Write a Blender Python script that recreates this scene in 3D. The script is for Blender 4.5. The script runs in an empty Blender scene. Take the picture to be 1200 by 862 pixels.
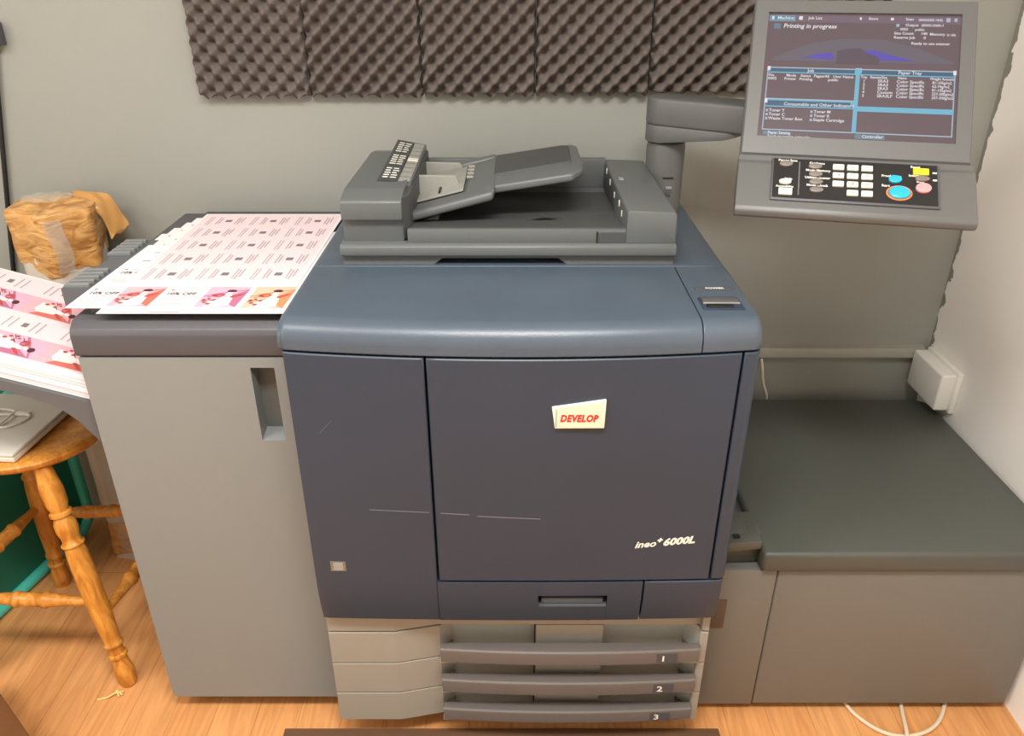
import bpy, bmesh, math, random
from mathutils import Vector, Matrix
random.seed(7)
S = bpy.context.scene
COL = S.collection
PI = math.pi

# ------------------------------------------------------------------ materials
def lin(c):
    return tuple(((v/255)/12.92 if v/255 <= .04045 else ((v/255+.055)/1.055)**2.4) for v in c)

def mat(name, rgb, rough=.5, metal=0., var=.0, scale=8., bump=0., bscale=200., spec=.5, coat=0., alpha=1., emit=None, es=1.):
    m = bpy.data.materials.new(name); m.use_nodes = True
    nt = m.node_tree; b = nt.nodes['Principled BSDF']
    c = lin(rgb)
    b.inputs['Base Color'].default_value = (*c, 1)
    b.inputs['Roughness'].default_value = rough
    b.inputs['Metallic'].default_value = metal
    b.inputs['Specular IOR Level'].default_value = spec
    b.inputs['Coat Weight'].default_value = coat
    b.inputs['Alpha'].default_value = alpha
    if emit:
        b.inputs['Emission Color'].default_value = (*lin(emit), 1)
        b.inputs['Emission Strength'].default_value = es
    tc = nt.nodes.new('ShaderNodeTexCoord')
    if var > 0:
        n = nt.nodes.new('ShaderNodeTexNoise'); n.inputs['Scale'].default_value = scale; n.inputs['Detail'].default_value = 5
        nt.links.new(tc.outputs['Object'], n.inputs['Vector'])
        mx = nt.nodes.new('ShaderNodeMix'); mx.data_type = 'RGBA'
        mx.inputs[6].default_value = (*[v*(1-var) for v in c], 1); mx.inputs[7].default_value = (*[min(1, v*(1+var)) for v in c], 1)
        nt.links.new(n.outputs['Fac'], mx.inputs[0]); nt.links.new(mx.outputs[2], b.inputs['Base Color'])
    if bump > 0:
        n2 = nt.nodes.new('ShaderNodeTexNoise'); n2.inputs['Scale'].default_value = bscale; n2.inputs['Detail'].default_value = 3
        nt.links.new(tc.outputs['Object'], n2.inputs['Vector'])
        bp = nt.nodes.new('ShaderNodeBump'); bp.inputs['Strength'].default_value = bump; bp.inputs['Distance'].default_value = .002
        nt.links.new(n2.outputs['Fac'], bp.inputs['Height']); nt.links.new(bp.outputs['Normal'], b.inputs['Normal'])
    return m

M = {}
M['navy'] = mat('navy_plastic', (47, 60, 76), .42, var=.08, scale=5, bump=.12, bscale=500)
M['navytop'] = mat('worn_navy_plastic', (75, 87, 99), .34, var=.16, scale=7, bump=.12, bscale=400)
M['cabgrey'] = mat('warm_grey_plastic', (131, 135, 133), .5, var=.03, scale=3, bump=.1, bscale=500)
M['unitgrey'] = mat('dimmed_taupe_plastic', (112, 111, 105), .5, var=.03, scale=3, bump=.1, bscale=500)  # darker than the left cabinet: light falloff painted into the colour
M['traygrey'] = mat('beige_grey_plastic', (152, 148, 138), .5, var=.03, scale=3)
M['pocket'] = mat('grey_green_plastic', (164, 166, 158), .5)
M['dark'] = mat('dark_grey_plastic', (78, 78, 82), .45, var=.05, scale=6, bump=.1, bscale=500)
M['connector'] = mat('dark_taupe_plastic', (82, 72, 62), .5)
M['rib'] = mat('ribbed_grey_plastic', (122, 125, 126), .4)
M['guide'] = mat('guide_grey_plastic', (92, 95, 98), .42, var=.04)
M['lid'] = mat('charcoal_green_plastic', (78, 81, 75), .42, var=.07, scale=4, bump=.1, bscale=500)
M['adf'] = mat('mid_grey_plastic', (96, 100, 100), .42, var=.04, scale=6, bump=.08, bscale=500)
M['adfd'] = mat('deep_grey_plastic', (72, 74, 74), .5, var=.04)
M['adfl'] = mat('light_grey_plastic', (150, 150, 143), .45)
M['console'] = mat('console_grey_plastic', (94, 95, 94), .42, var=.03, bump=.08, bscale=500)
M['black'] = mat('black_plastic', (24, 24, 25), .45)
M['gap'] = mat('seam_black', (12, 12, 14), .8)
M['bar'] = mat('drawer_handle_grey', (100, 94, 90), .42, var=.03)
M['white'] = mat('white_plastic', (236, 234, 226), .45)
M['cream'] = mat('cream_cable', (222, 208, 180), .5)
M['paper'] = mat('white_paper', (232, 230, 230), .75, spec=.2)
M['paperedge'] = mat('paper_stack_edge', (240, 226, 232), .8, spec=.2, var=.03, scale=60)
M['pinkpale'] = mat('pale_pink_ink', (235, 213, 216), .75, spec=.2)
M['inkgrey'] = mat('grey_ink', (160, 152, 156), .75, spec=.2)
M['inkmid'] = mat('mid_ink', (128, 118, 126), .75, spec=.2)
M['inkpale'] = mat('pale_ink', (182, 170, 176), .75, spec=.2)
M['inkdark'] = mat('dark_ink', (112, 102, 108), .75, spec=.2)
M['ph_red'] = mat('rose_ink', (224, 176, 184), .7, spec=.2, var=.08, scale=60)
M['ph_pink'] = mat('lilac_ink', (214, 174, 194), .7, spec=.2, var=.08, scale=60)
M['ph_or'] = mat('peach_ink', (228, 186, 162), .7, spec=.2, var=.08, scale=60)
M['w_red'] = mat('coral_ink', (208, 112, 98), .7, spec=.2)
M['w_pink'] = mat('magenta_ink', (184, 112, 142), .7, spec=.2)
M['w_or'] = mat('orange_ink', (216, 142, 98), .7, spec=.2)
M['blood'] = mat('red_ink', (184, 80, 76), .7, spec=.2)
M['hair'] = mat('maroon_ink', (88, 50, 56), .7, spec=.2)
M['skin'] = mat('cream_ink', (236, 224, 220), .7, spec=.2)
M['wood'] = None
M['silver'] = mat('silver_aluminium', (222, 218, 208), .4, metal=.2)
M['teal'] = mat('turquoise_enamel', (84, 208, 190), .35)
M['green'] = mat('deep_green_panel', (26, 122, 102), .55, var=.08, scale=9)
M['tape2'] = mat('brown_tape_shine', (196, 146, 84), .3, var=.15, scale=25)
M['parcel'] = mat('pale_carton', (206, 198, 186), .6, var=.06, scale=12)
M['plastic'] = mat('clear_wrap', (214, 210, 198), .2, alpha=.35)
M['brownwood'] = mat('dark_brown_wood', (112, 72, 40), .45, var=.2, scale=9)
M['mat'] = mat('dark_brown_rubber', (104, 74, 50), .7, var=.1, scale=30)
M['string'] = mat('straw_string', (236, 206, 130), .7)
M['plate'] = mat('cream_badge', (240, 220, 192), .4, var=.04, scale=40)
M['platerim'] = mat('pale_badge_rim', (236, 234, 214), .35)
M['red'] = mat('red_lettering', (206, 40, 30), .5)
M['letter'] = mat('white_lettering', (240, 238, 228), .5)
M['scratch'] = mat('pale_scratch', (132, 132, 138), .6)
M['chip'] = mat('white_chip', (225, 220, 208), .6)
M['keyw'] = mat('ivory_key', (236, 232, 216), .4)
M['keyg'] = mat('grey_key', (120, 114, 108), .25)
M['keyc'] = mat('cyan_key', (40, 170, 205), .3)
M['keyp'] = mat('pink_key', (240, 150, 152), .35)
M['keyy'] = mat('yellow_key', (235, 218, 40), .35)
M['ring'] = mat('orange_ring', (236, 128, 60), .4)
def emat(n, rgb, s=1.): return mat(n, (8, 8, 10), .25, emit=rgb, es=s)
M['scr'] = None
M['s_white'] = emat('screen_white', (236, 232, 238), .9)
M['s_cyan'] = emat('screen_cyan', (134, 204, 232), .75)
M['s_line'] = emat('screen_line', (190, 206, 222), .75)
M['s_blue'] = emat('screen_header', (84, 116, 140), .75)
M['s_bg'] = emat('screen_background', (104, 88, 92), 1.1)
M['s_mid'] = emat('screen_band', (116, 98, 108), 1.1)
M['s_slate'] = emat('screen_slate', (104, 98, 106), 1.1)
M['s_purple'] = emat('screen_purple', (96, 84, 178), 1.0)
M['s_shape'] = emat('screen_silhouette', (94, 82, 92), 1.05)
M['s_btn'] = emat('screen_button', (120, 150, 166), .75)

def wood_mat(name, a, b_, scale=1., rough=.35):
    m = bpy.data.materials.new(name); m.use_nodes = True; nt = m.node_tree; b = nt.nodes['Principled BSDF']
    tc = nt.nodes.new('ShaderNodeTexCoord'); mp = nt.nodes.new('ShaderNodeMapping')
    mp.inputs['Scale'].default_value = (18*scale, 18*scale, 3*scale)
    nt.links.new(tc.outputs['Object'], mp.inputs['Vector'])
    n = nt.nodes.new('ShaderNodeTexNoise'); n.inputs['Scale'].default_value = 3; n.inputs['Detail'].default_value = 6; n.inputs['Distortion'].default_value = 1.2
    nt.links.new(mp.outputs['Vector'], n.inputs['Vector'])
    r = nt.nodes.new('ShaderNodeValToRGB'); r.color_ramp.elements[0].position = .35; r.color_ramp.elements[1].position = .68
    r.color_ramp.elements[0].color = (*lin(a), 1); r.color_ramp.elements[1].color = (*lin(b_), 1)
    nt.links.new(n.outputs['Fac'], r.inputs['Fac']); nt.links.new(r.outputs['Color'], b.inputs['Base Color'])
    b.inputs['Roughness'].default_value = rough
    return m
M['wood'] = wood_mat('varnished_pine', (186, 116, 38), (226, 158, 70))

def floor_mat():
    m = bpy.data.materials.new('wood_laminate_floor'); m.use_nodes = True; nt = m.node_tree; b = nt.nodes['Principled BSDF']
    L = nt.links.new
    tc = nt.nodes.new('ShaderNodeTexCoord'); mp = nt.nodes.new('ShaderNodeMapping'); mp.inputs['Rotation'].default_value = (0, 0, PI/2)
    L(tc.outputs['Object'], mp.inputs['Vector'])
    br = nt.nodes.new('ShaderNodeTexBrick'); br.inputs['Scale'].default_value = 1.0
    br.inputs['Brick Width'].default_value = 1.1; br.inputs['Row Height'].default_value = .095; br.inputs['Mortar Size'].default_value = .0010
    br.inputs['Color1'].default_value = (*lin((224, 166, 108)), 1); br.inputs['Color2'].default_value = (*lin((216, 154, 96)), 1); br.inputs['Mortar'].default_value = (*lin((190, 128, 78)), 1)
    L(mp.outputs['Vector'], br.inputs['Vector'])
    mp2 = nt.nodes.new('ShaderNodeMapping'); mp2.inputs['Scale'].default_value = (26, 2.6, 1); L(tc.outputs['Object'], mp2.inputs['Vector'])
    n = nt.nodes.new('ShaderNodeTexNoise'); n.inputs['Scale'].default_value = 1.6; n.inputs['Detail'].default_value = 7; n.inputs['Distortion'].default_value = 1.5
    L(mp2.outputs['Vector'], n.inputs['Vector'])
    r = nt.nodes.new('ShaderNodeValToRGB'); r.color_ramp.elements[0].position = .3; r.color_ramp.elements[1].position = .7
    r.color_ramp.elements[0].color = (.80, .74, .68, 1); r.color_ramp.elements[1].color = (1.08, 1.06, 1.04, 1)
    L(n.outputs['Fac'], r.inputs['Fac'])
    mx = nt.nodes.new('ShaderNodeMix'); mx.data_type = 'RGBA'; mx.blend_type = 'MULTIPLY'; mx.inputs[0].default_value = 1
    L(br.outputs['Color'], mx.inputs[6]); L(r.outputs['Color'], mx.inputs[7]); L(mx.outputs[2], b.inputs['Base Color'])
    b.inputs['Roughness'].default_value = .42
    return m

def wall_mat(name, rgb, chips=True, grey=None):
    """painted plaster; GREY adds the ragged overspray of the next wall's paint along its corner"""
    m = bpy.data.materials.new(name); m.use_nodes = True; nt = m.node_tree; b = nt.nodes['Principled BSDF']; L = nt.links.new
    tc = nt.nodes.new('ShaderNodeTexCoord')
    n = nt.nodes.new('ShaderNodeTexNoise'); n.inputs['Scale'].default_value = 2.2; n.inputs['Detail'].default_value = 4
    L(tc.outputs['Object'], n.inputs['Vector'])
    c = lin(rgb); mx = nt.nodes.new('ShaderNodeMix'); mx.data_type = 'RGBA'
    mx.inputs[6].default_value = (*[v*.94 for v in c], 1); mx.inputs[7].default_value = (*[v*1.05 for v in c], 1)
    L(n.outputs['Fac'], mx.inputs[0]); out = mx.outputs[2]
    def blend(fac, colour, src):
        k = nt.nodes.new('ShaderNodeMix'); k.data_type = 'RGBA'; L(fac, k.inputs[0]); L(src, k.inputs[6]); k.inputs[7].default_value = (*lin(colour), 1); return k.outputs[2]
    def mth(op, a, b2):
        k = nt.nodes.new('ShaderNodeMath'); k.operation = op
        for i, v in enumerate((a, b2)):
            if isinstance(v, (int, float)): k.inputs[i].default_value = v
            else: L(v, k.inputs[i])
        return k.outputs[0]
    if grey:
        sx = nt.nodes.new('ShaderNodeSeparateXYZ'); L(tc.outputs['Object'], sx.inputs[0])
        n3 = nt.nodes.new('ShaderNodeTexNoise'); n3.inputs['Scale'].default_value = 26; n3.inputs['Detail'].default_value = 6; L(tc.outputs['Object'], n3.inputs['Vector'])
        y = mth('ADD', sx.outputs['Y'], mth('MULTIPLY', mth('SUBTRACT', n3.outputs['Fac'], .5), .05))
        # edge of the grey paint: wanders away from the corner higher up the wall
        edge = mth('SUBTRACT', .772, mth('MULTIPLY', mth('MAXIMUM', mth('SUBTRACT', sx.outputs['Z'], .62), 0.), .012))
        out = blend(mth('GREATER_THAN', y, edge), grey, out)
    if chips:
        v = nt.nodes.new('ShaderNodeTexVoronoi'); v.inputs['Scale'].default_value = 9; L(tc.outputs['Object'], v.inputs['Vector'])
        n4 = nt.nodes.new('ShaderNodeTexNoise'); n4.inputs['Scale'].default_value = 3.1; L(tc.outputs['Object'], n4.inputs['Vector'])
        thr = mth('MULTIPLY', mth('SUBTRACT', n4.outputs['Fac'], .45), .11)
        out = blend(mth('LESS_THAN', v.outputs['Distance'], thr), (205, 200, 184), out)
    L(out, b.inputs['Base Color']); b.inputs['Roughness'].default_value = .45; b.inputs['Specular IOR Level'].default_value = .35
    n2 = nt.nodes.new('ShaderNodeTexNoise'); n2.inputs['Scale'].default_value = 60; L(tc.outputs['Object'], n2.inputs['Vector'])
    bp = nt.nodes.new('ShaderNodeBump'); bp.inputs['Strength'].default_value = .08; bp.inputs['Distance'].default_value = .004
    L(n2.outputs['Fac'], bp.inputs['Height']); L(bp.outputs['Normal'], b.inputs['Normal'])
    return m
GREY = (150, 152, 145)
M['wall'] = wall_mat('grey_painted_wall', GREY)
M['wallw'] = wall_mat('white_painted_wall', (248, 244, 237), chips=False, grey=(138, 138, 128))
M['ceil'] = mat('white_ceiling', (225, 222, 214), .8)
M['trunk'] = mat('painted_trunking', (156, 156, 144), .45, var=.08, scale=30)
M['floor'] = floor_mat()
M['foam'] = mat('brown_grey_foam', (108, 100, 95), .95, spec=.1, var=.12, scale=14, bump=.3, bscale=900)

def tape_mat():
    m = bpy.data.materials.new('wrinkled_brown_tape'); m.use_nodes = True; nt = m.node_tree; b = nt.nodes['Principled BSDF']; L = nt.links.new
    tc = nt.nodes.new('ShaderNodeTexCoord'); mp = nt.nodes.new('ShaderNodeMapping'); mp.inputs['Scale'].default_value = (8, 8, 22); L(tc.outputs['Object'], mp.inputs[0])
    n = nt.nodes.new('ShaderNodeTexNoise'); n.inputs['Scale'].default_value = 1.6; n.inputs['Detail'].default_value = 6; n.inputs['Distortion'].default_value = 2; L(mp.outputs[0], n.inputs['Vector'])
    r = nt.nodes.new('ShaderNodeValToRGB'); e = r.color_ramp.elements
    e[0].position = .3; e[0].color = (*lin((158, 106, 56)), 1); e[1].position = .72; e[1].color = (*lin((222, 178, 118)), 1)
    k = e.new(.5); k.color = (*lin((204, 152, 88)), 1)
    L(n.outputs['Fac'], r.inputs[0]); L(r.outputs[0], b.inputs['Base Color']); b.inputs['Roughness'].default_value = .28
    bp = nt.nodes.new('ShaderNodeBump'); bp.inputs['Strength'].default_value = .8; bp.inputs['Distance'].default_value = .006
    L(n.outputs['Fac'], bp.inputs['Height']); L(bp.outputs['Normal'], b.inputs['Normal'])
    return m
M['tape'] = tape_mat()

# ------------------------------------------------------------------ geometry collector
class MB:
    def __init__(s): s.bm = bmesh.new(); s.mats = []
    def mi(s, m):
        if m not in s.mats: s.mats.append(m)
        return s.mats.index(m)
    def faces(s, verts, faces, m, T=None):
        k = s.mi(m); vs = [s.bm.verts.new(T(Vector(v)) if T else v) for v in verts]
        for f in faces:
            try: fc = s.bm.faces.new([vs[i] for i in f]); fc.material_index = k
            except ValueError: pass
        return s
    def merge(s, other_bm, m, T=None):
        other_bm.verts.ensure_lookup_table()
        for i, v in enumerate(other_bm.verts): v.index = i
        return s.faces([tuple(v.co) for v in other_bm.verts], [[v.index for v in f.verts] for f in other_bm.faces], m, T)
    def prism(s, poly, axis, a, b, m, bevel=0., seg=2, T=None):
        """extrude a 2D polygon along axis; poly coordinates are the other two axes in x,y,z order"""
        bm = bmesh.new()
        def pt(p, t):
            return {'x': (t, p[0], p[1]), 'y': (p[0], t, p[1]), 'z': (p[0], p[1], t)}[axis]
        A = [bm.verts.new(pt(p, a)) for p in poly]; B = [bm.verts.new(pt(p, b)) for p in poly]; n = len(poly)
        bm.faces.new(A); bm.faces.new(B)
        for i in range(n): bm.faces.new((A[i], A[(i+1) % n], B[(i+1) % n], B[i]))
        bmesh.ops.recalc_face_normals(bm, faces=bm.faces)
        if bevel > 0:
            bmesh.ops.bevel(bm, geom=bm.edges[:] , offset=bevel, segments=seg, profile=.5, affect='EDGES', clamp_overlap=True)
        s.merge(bm, m, T); bm.free(); return s
    def box(s, x0, x1, y0, y1, z0, z1, m, bevel=0., seg=2, T=None):
        return s.prism([(x0, y0), (x1, y0), (x1, y1), (x0, y1)], 'z', z0, z1, m, bevel, seg, T)
    def tube(s, pts, rad, m, n=12, caps=True, T=None):
        pts = [Vector(p) for p in pts]; N = len(pts)
        rads = rad if isinstance(rad, (list, tuple)) else [rad]*N
        up = None; rings = []
        for i, p in enumerate(pts):
            d = (pts[min(i+1, N-1)]-pts[max(i-1, 0)]).normalized()
            if up is None:
                up = Vector((0, 0, 1)) if abs(d.z) < .9 else Vector((1, 0, 0))
            side = d.cross(up).normalized(); up = side.cross(d).normalized()
            rings.append([p+(side*math.cos(2*PI*k/n)+up*math.sin(2*PI*k/n))*rads[i] for k in range(n)])
        vs = [v for r in rings for v in r]; fs = []
        for i in range(N-1):
            for k in range(n): fs.append((i*n+k, i*n+(k+1) % n, (i+1)*n+(k+1) % n, (i+1)*n+k))
        if caps: fs.append(tuple(range(n-1, -1, -1))); fs.append(tuple((N-1)*n+k for k in range(n)))
        return s.faces(vs, fs, m, T)
    def grid(s, f, nu, nv, m, T=None, closed_u=False):
        vs = [f(i/nu, j/nv) for j in range(nv+1) for i in range(nu+1)]
        W = nu+1
        fs = [(j*W+i, j*W+i+1, (j+1)*W+i+1, (j+1)*W+i) for j in range(nv) for i in range(nu)]
        return s.faces(vs, fs, m, T)
    def slab(s, f, b, nu, nv, m, T=None):
        """closed solid between front surface f(u,v) and back surface b(u,v)"""
        W = nu+1; H = nv+1; n = W*H
        vs = [f(i/nu, j/nv) for j in range(H) for i in range(W)]+[b(i/nu, j/nv) for j in range(H) for i in range(W)]
        fs = []
        for j in range(nv):
            for i in range(nu):
                q = (j*W+i, j*W+i+1, (j+1)*W+i+1, (j+1)*W+i); fs.append(q); fs.append(tuple(n+k for k in reversed(q)))
        for i in range(nu):
            fs.append((i, n+i, n+i+1, i+1)); k = nv*W; fs.append((k+i, k+i+1, n+k+i+1, n+k+i))
        for j in range(nv):
            a, c = j*W, (j+1)*W; fs.append((a, c, n+c, n+a)); a += nu; c += nu; fs.append((a, n+a, n+c, c))
        return s.faces(vs, fs, m, T)
    def build(s, name, parent=None, smooth=35, recalc=True):
        if recalc: bmesh.ops.recalc_face_normals(s.bm, faces=s.bm.faces)
        me = bpy.data.meshes.new(name); s.bm.to_mesh(me); s.bm.free()
        for m in s.mats: me.materials.append(m)
        if smooth:
            for p in me.polygons: p.use_smooth = True
            me.set_sharp_from_angle(angle=math.radians(smooth))
        o = bpy.data.objects.new(name, me); COL.objects.link(o)
        if parent: attach(o, parent)
        return o

def world_loc(o):
    v = Vector((0, 0, 0))
    while o: v = v+o.location; o = o.parent
    return v
def attach(o, parent):
    o.parent = parent; o.data.transform(Matrix.Translation(-world_loc(parent)))
def thing(name, loc, label, cat, group=None):
    o = bpy.data.objects.new(name, None); o.location = loc; o.empty_display_size = .05; COL.objects.link(o); return tag(o, label, cat, group)
def tag(o, label, cat, group=None, kind=None):
    o['label'] = label; o['category'] = cat
    if group: o['group'] = group
    if kind: o['kind'] = kind
    return o
def structure(o): o['kind'] = 'structure'; return o
def origin_to(o, p):
    """move a mesh thing's origin to p (mesh given in world coordinates)"""
    p = Vector(p); o.data.transform(Matrix.Translation(-p)); o.location = p; return o

_tc = {}
def text_bm(body, size, m, mb, T, shear=0., bold=0., align='LEFT', depth=.0, sx=1., sp=1.):
    """flat lettering merged into mb; T maps (x, y, 0) of the line to world"""
    key = (body, size, shear, bold, align, depth)
    cu = bpy.data.curves.new('t', 'FONT'); cu.body = body; cu.size = size; cu.shear = shear; cu.offset = bold; cu.align_x = align; cu.extrude = depth
    cu.resolution_u = 2; cu.space_character = sp
    o = bpy.data.objects.new('t', cu); COL.objects.link(o)
    bpy.context.view_layer.update()
    me = bpy.data.meshes.new_from_object(o.evaluated_get(bpy.context.evaluated_depsgraph_get()))
    bpy.data.objects.remove(o); bpy.data.curves.remove(cu)
    vs = [T(Vector((v.co.x*sx, v.co.y, v.co.z))) for v in me.vertices]
    mb.faces(vs, [tuple(p.vertices) for p in me.polygons], m)
    bpy.data.meshes.remove(me)

def smooth_path(pts, n=8):
    P = [Vector(p) for p in pts]; out = []
    for i in range(len(P)-1):
        p0, p1, p2, p3 = P[max(i-1, 0)], P[i], P[i+1], P[min(i+2, len(P)-1)]
        for k in range(n):
            t = k/n
            out.append(.5*((2*p1)+(-p0+p2)*t+(2*p0-5*p1+4*p2-p3)*t*t+(-p0+3*p1-3*p2+p3)*t**3))
    out.append(P[-1]); return out

# ------------------------------------------------------------------ camera
cam = bpy.data.cameras.new('camera'); co = bpy.data.objects.new('camera', cam); COL.objects.link(co)
co.location = (0, -1.12, 1.5); co.rotation_euler = (math.radians(90-27.4), 0, 0)
cam.sensor_fit = 'HORIZONTAL'; cam.sensor_width = 36; cam.lens = 924/1200*36; cam.clip_start = .02
S.camera = co

# ------------------------------------------------------------------ the room
XL, XR, YF, YB, ZC = -2.3, 1.117, -2.6, .78, 2.6
def shell(name, box, m):
    return structure(MB().box(*box, m).build(name, smooth=0))
shell('floor', (XL-.1, XR+.1, YF-.1, YB+.1, -.05, 0), M['floor'])
shell('ceiling', (XL-.1, XR+.1, YF-.1, YB+.1, ZC, ZC+.05), M['ceil'])
shell('wall_back', (XL-.1, XR+.1, YB, YB+.1, 0, ZC), M['wall'])
shell('wall_right', (XR, XR+.1, YF, YB, 0, ZC), M['wallw'])
shell('wall_left', (XL-.1, XL, YF, YB, 0, ZC), M['ceil'])
shell('wall_front', (XL-.1, XR+.1, YF-.1, YF, 0, ZC), M['ceil'])
tr = MB(); tr.prism([(.78, .556), (.757, .558), (.757, .572), (.762, .583), (.78, .586)], 'x', -2.0, 1.098, M['trunk'])
structure(tr.build('trim_1', smooth=30))

# ------------------------------------------------------------------ foam panels on the back wall
def foam(x0, x1, z0, z1, ridged, label, seed):
    rnd = random.Random(seed); p = .0405
    nx = int((x1-x0)/p*10); nz = int((z1-z0)/p*10)
    ph = rnd.random()*6
    def hgt(x, z):
        a, b = 2*PI*x/p+ph, 2*PI*z/p
        h = math.cos(a)*math.cos(b)
        if ridged: h = .72*h+.42*math.cos(a-b)
        return h*.5+.5
    def f(u, v):
        x = x0+(x1-x0)*u; z = z0+(z1-z0)*v
        e = min(u*nx, (1-u)*nx, v*nz, (1-v)*nz)
        ed = min(1., .72+e/14)
        wob = .002*math.sin(z*37+seed)
        xx = x+((.0045 if u < .5 else -.0045)*(.5+.5*math.sin(2*PI*z/p+ph)) if (u < .001 or u > .999) else wob*min(1, e/8))
        zz = z+(.006*math.sin(2*PI*x/p+ph) if v < .001 else 0)
        return (xx, YB-.006-(.006+.036*hgt(x, z))*ed, zz)
    def b(u, v): return (x0+(x1-x0)*u, YB-.001, z0+(z1-z0)*v)
    o = MB().slab(f, b, nx, nz, M['foam']).build('acoustic_foam_panel', smooth=80)
    origin_to(o, ((x0+x1)/2, YB-.001, z0))
    return tag(o, label, 'foam panel', 'egg-crate foam panels along the back wall')
fl = ['brown egg-crate foam panel at the far end by the bare wall, first from the left',
      'brown egg-crate foam panel above the feeder hood with the icon label, second from the left',
      'brown egg-crate foam panel in the middle, straight above the sloping document tray',
      'brown egg-crate foam panel above the grey post of the console arm',
      'brown egg-crate foam panel partly hidden by the console arm and screen',
      'brown egg-crate foam panel almost wholly hidden behind the touch screen']
for i in range(6):
    x0 = -.713+.2555*i
    foam(x0+.0005, x0+.2548, 1.222+.0022*i, 1.66, i > 0, fl[i], i)

# ------------------------------------------------------------------ PRINTER
PR = thing('printer', (.015, .37, 0), 'navy blue production printer with scanner and touch console, in the middle', 'printer')
PX0, PX1 = -.366, .397
def bow(x, z):
    k = .006+(.028-.006)*max(0, min(1, (z-.47)/.48))
    t = (x-.015)/.382
    y = -k*(1-t*t)
    if z < .47: y += ((.47-z)/.1)**2*.012
    for e, r in ((PX1, .014), (PX0, .006)):
        d = abs(x-e)
        if d < r: y += r*(1-math.sqrt(max(0, 1-((r-d)/r)**2)))
    return y
def panel(mb, x0, x1, z0, z1, m, back=.05, e=.0018, nx=24, nz=16, out=0., zf=None):
    def par(a, b, n):
        return [a]+[a+e+(b-a-2*e)*i/(n-2) for i in range(n-1)]+[b]
    xs = par(x0, x1, nx); zs = par(z0, z1, nz); n1 = len(xs)-1; n2 = len(zs)-1
    def f(u, v):
        i, j = round(u*n1), round(v*n2); x, z = xs[i], zs[j]
        edge = i in (0, n1) or j in (0, n2)
        return (x, bow(x, z)-out+(e if edge else 0), z)
    def b(u, v): return (xs[round(u*n1)], back, zs[round(v*n2)])
    return mb.slab(f, b, n1, n2, m)
# inner body
mb = MB(); mb.box(PX0+.003, PX1-.006, .022, .74, .372, .992, M['gap'], .003)
mb.box(PX0+.001, PX1-.001, .06, .745, .372, .99, M['navy'], .004)
mb.build('body', PR)
ld = panel(MB(), PX0, -.1385, .368, .9475, M['navy'])
ld = ld.build('side_door', PR)
md = panel(MB(), -.1345, .3645, .4785, .9475, M['navy'], nx=40).build('main_door', PR)
st = panel(MB(), .3685, PX1, .4785, .9475, M['navy'], nx=14).build('corner_post', PR)
# skirt with pull recess
mb = MB()
gx0, gx1, gz0, gz1 = .049, .179, .411, .441
for a, b_, c, d in ((-.1385, gx0, .368, .4745), (gx1, .243, .368, .4745), (gx0, gx1, .368, gz0), (gx0, gx1, gz1, .4745)):
    panel(mb, a, b_, c, d, M['navy'], e=.0003, nx=10, nz=10)
sk = mb.build('lower_panel', PR)
g = MB()
g.faces([(gx0, .0, gz0), (gx1, .0, gz0), (gx1, .03, gz0+.008), (gx0, .03, gz0+.008), (gx0, .03, gz1), (gx1, .03, gz1), (gx0, 0, gz1), (gx1, 0, gz1)],
        [(0, 1, 2, 3), (3, 2, 5, 4), (4, 5, 7, 6), (0, 3, 4, 6), (1, 2, 5, 7)], M['dark'])
g.box(gx0+.006, gx1-.006, .004, .02, gz0+.002, gz0+.016, M['navytop'], .003)
g.build('pull_recess', sk)
panel(MB(), .2465, PX1-.004, .368, .4745, M['navy'], nx=14).build('lower_corner_panel', PR)
# top cover : profile front lip -> rounded edge -> flat top
def cover(x0, x1, y1, m, rl=.0, rr=.0, front=True, nx=40, y0=None):
    prof = []
    if front:
        prof += [(.0015, .9515, 1), (0, .9535, 1), (0, .966, 1)]
        for k in range(1, 11):
            a = PI/2*k/10; prof.append((.034-.034*math.cos(a), .966+.034*math.sin(a), 1-.0*k))
        prof += [(.10, 1.0, .6), (.17, 1.0, .3), (y1-.0015, 1.0, 0), (y1, .9985, 0)]
    else:
        prof += [(y0, .9985, 0), (y0+.0015, 1., 0), ((y0+y1)/2, 1., 0), (y1-.01, 1., 0), (y1, .99, 0)]
    e = .0012; xs = [x0]
    for i in range(5): xs.append(x0+max(e, rl)*(1-math.cos(PI/2*(i+1)/5)))
    xs += [x0+max(e, rl)+(x1-x0-max(e, rl)-max(e, rr))*i/nx for i in range(1, nx)]
    for i in range(5): xs.append(x1-max(e, rr)*(1-math.sin(PI/2*i/5)) if False else x1-max(e, rr)*(1-math.sin(PI/2*i/4.999)))
    xs = sorted(set(round(v, 6) for v in xs)); n1 = len(xs)-1; n2 = len(prof)-1
    def drop(x):
        d = 0
        for ed, r in ((x0, max(e, rl)), (x1, max(e, rr))):
            t = abs(x-ed)
            if t < r: d += r*(1-math.sqrt(max(0, 1-((r-t)/r)**2)))
        return d
    def f(u, v):
        x = xs[round(u*n1)]; y, z, w = prof[round(v*n2)]
        yy = y+(bow(x, .95)*w if front else 0); dz = drop(x)*max(0, min(1, (z-.955)/.03))
        return (x, yy, z-dz)
    def b(u, v):
        x = xs[round(u*n1)]; y, z, w = prof[round(v*n2)]
        return (x, max(.04, min(y, y1)) if front else y, .95)
    return MB().slab(f, b, n1, n2, m)
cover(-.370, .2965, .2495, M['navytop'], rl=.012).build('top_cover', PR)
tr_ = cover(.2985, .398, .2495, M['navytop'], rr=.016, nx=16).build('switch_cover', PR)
cover(-.370, .394, .742, M['navytop'], rl=.012, rr=.012, front=False, y0=.251).build('rear_deck', PR)
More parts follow.
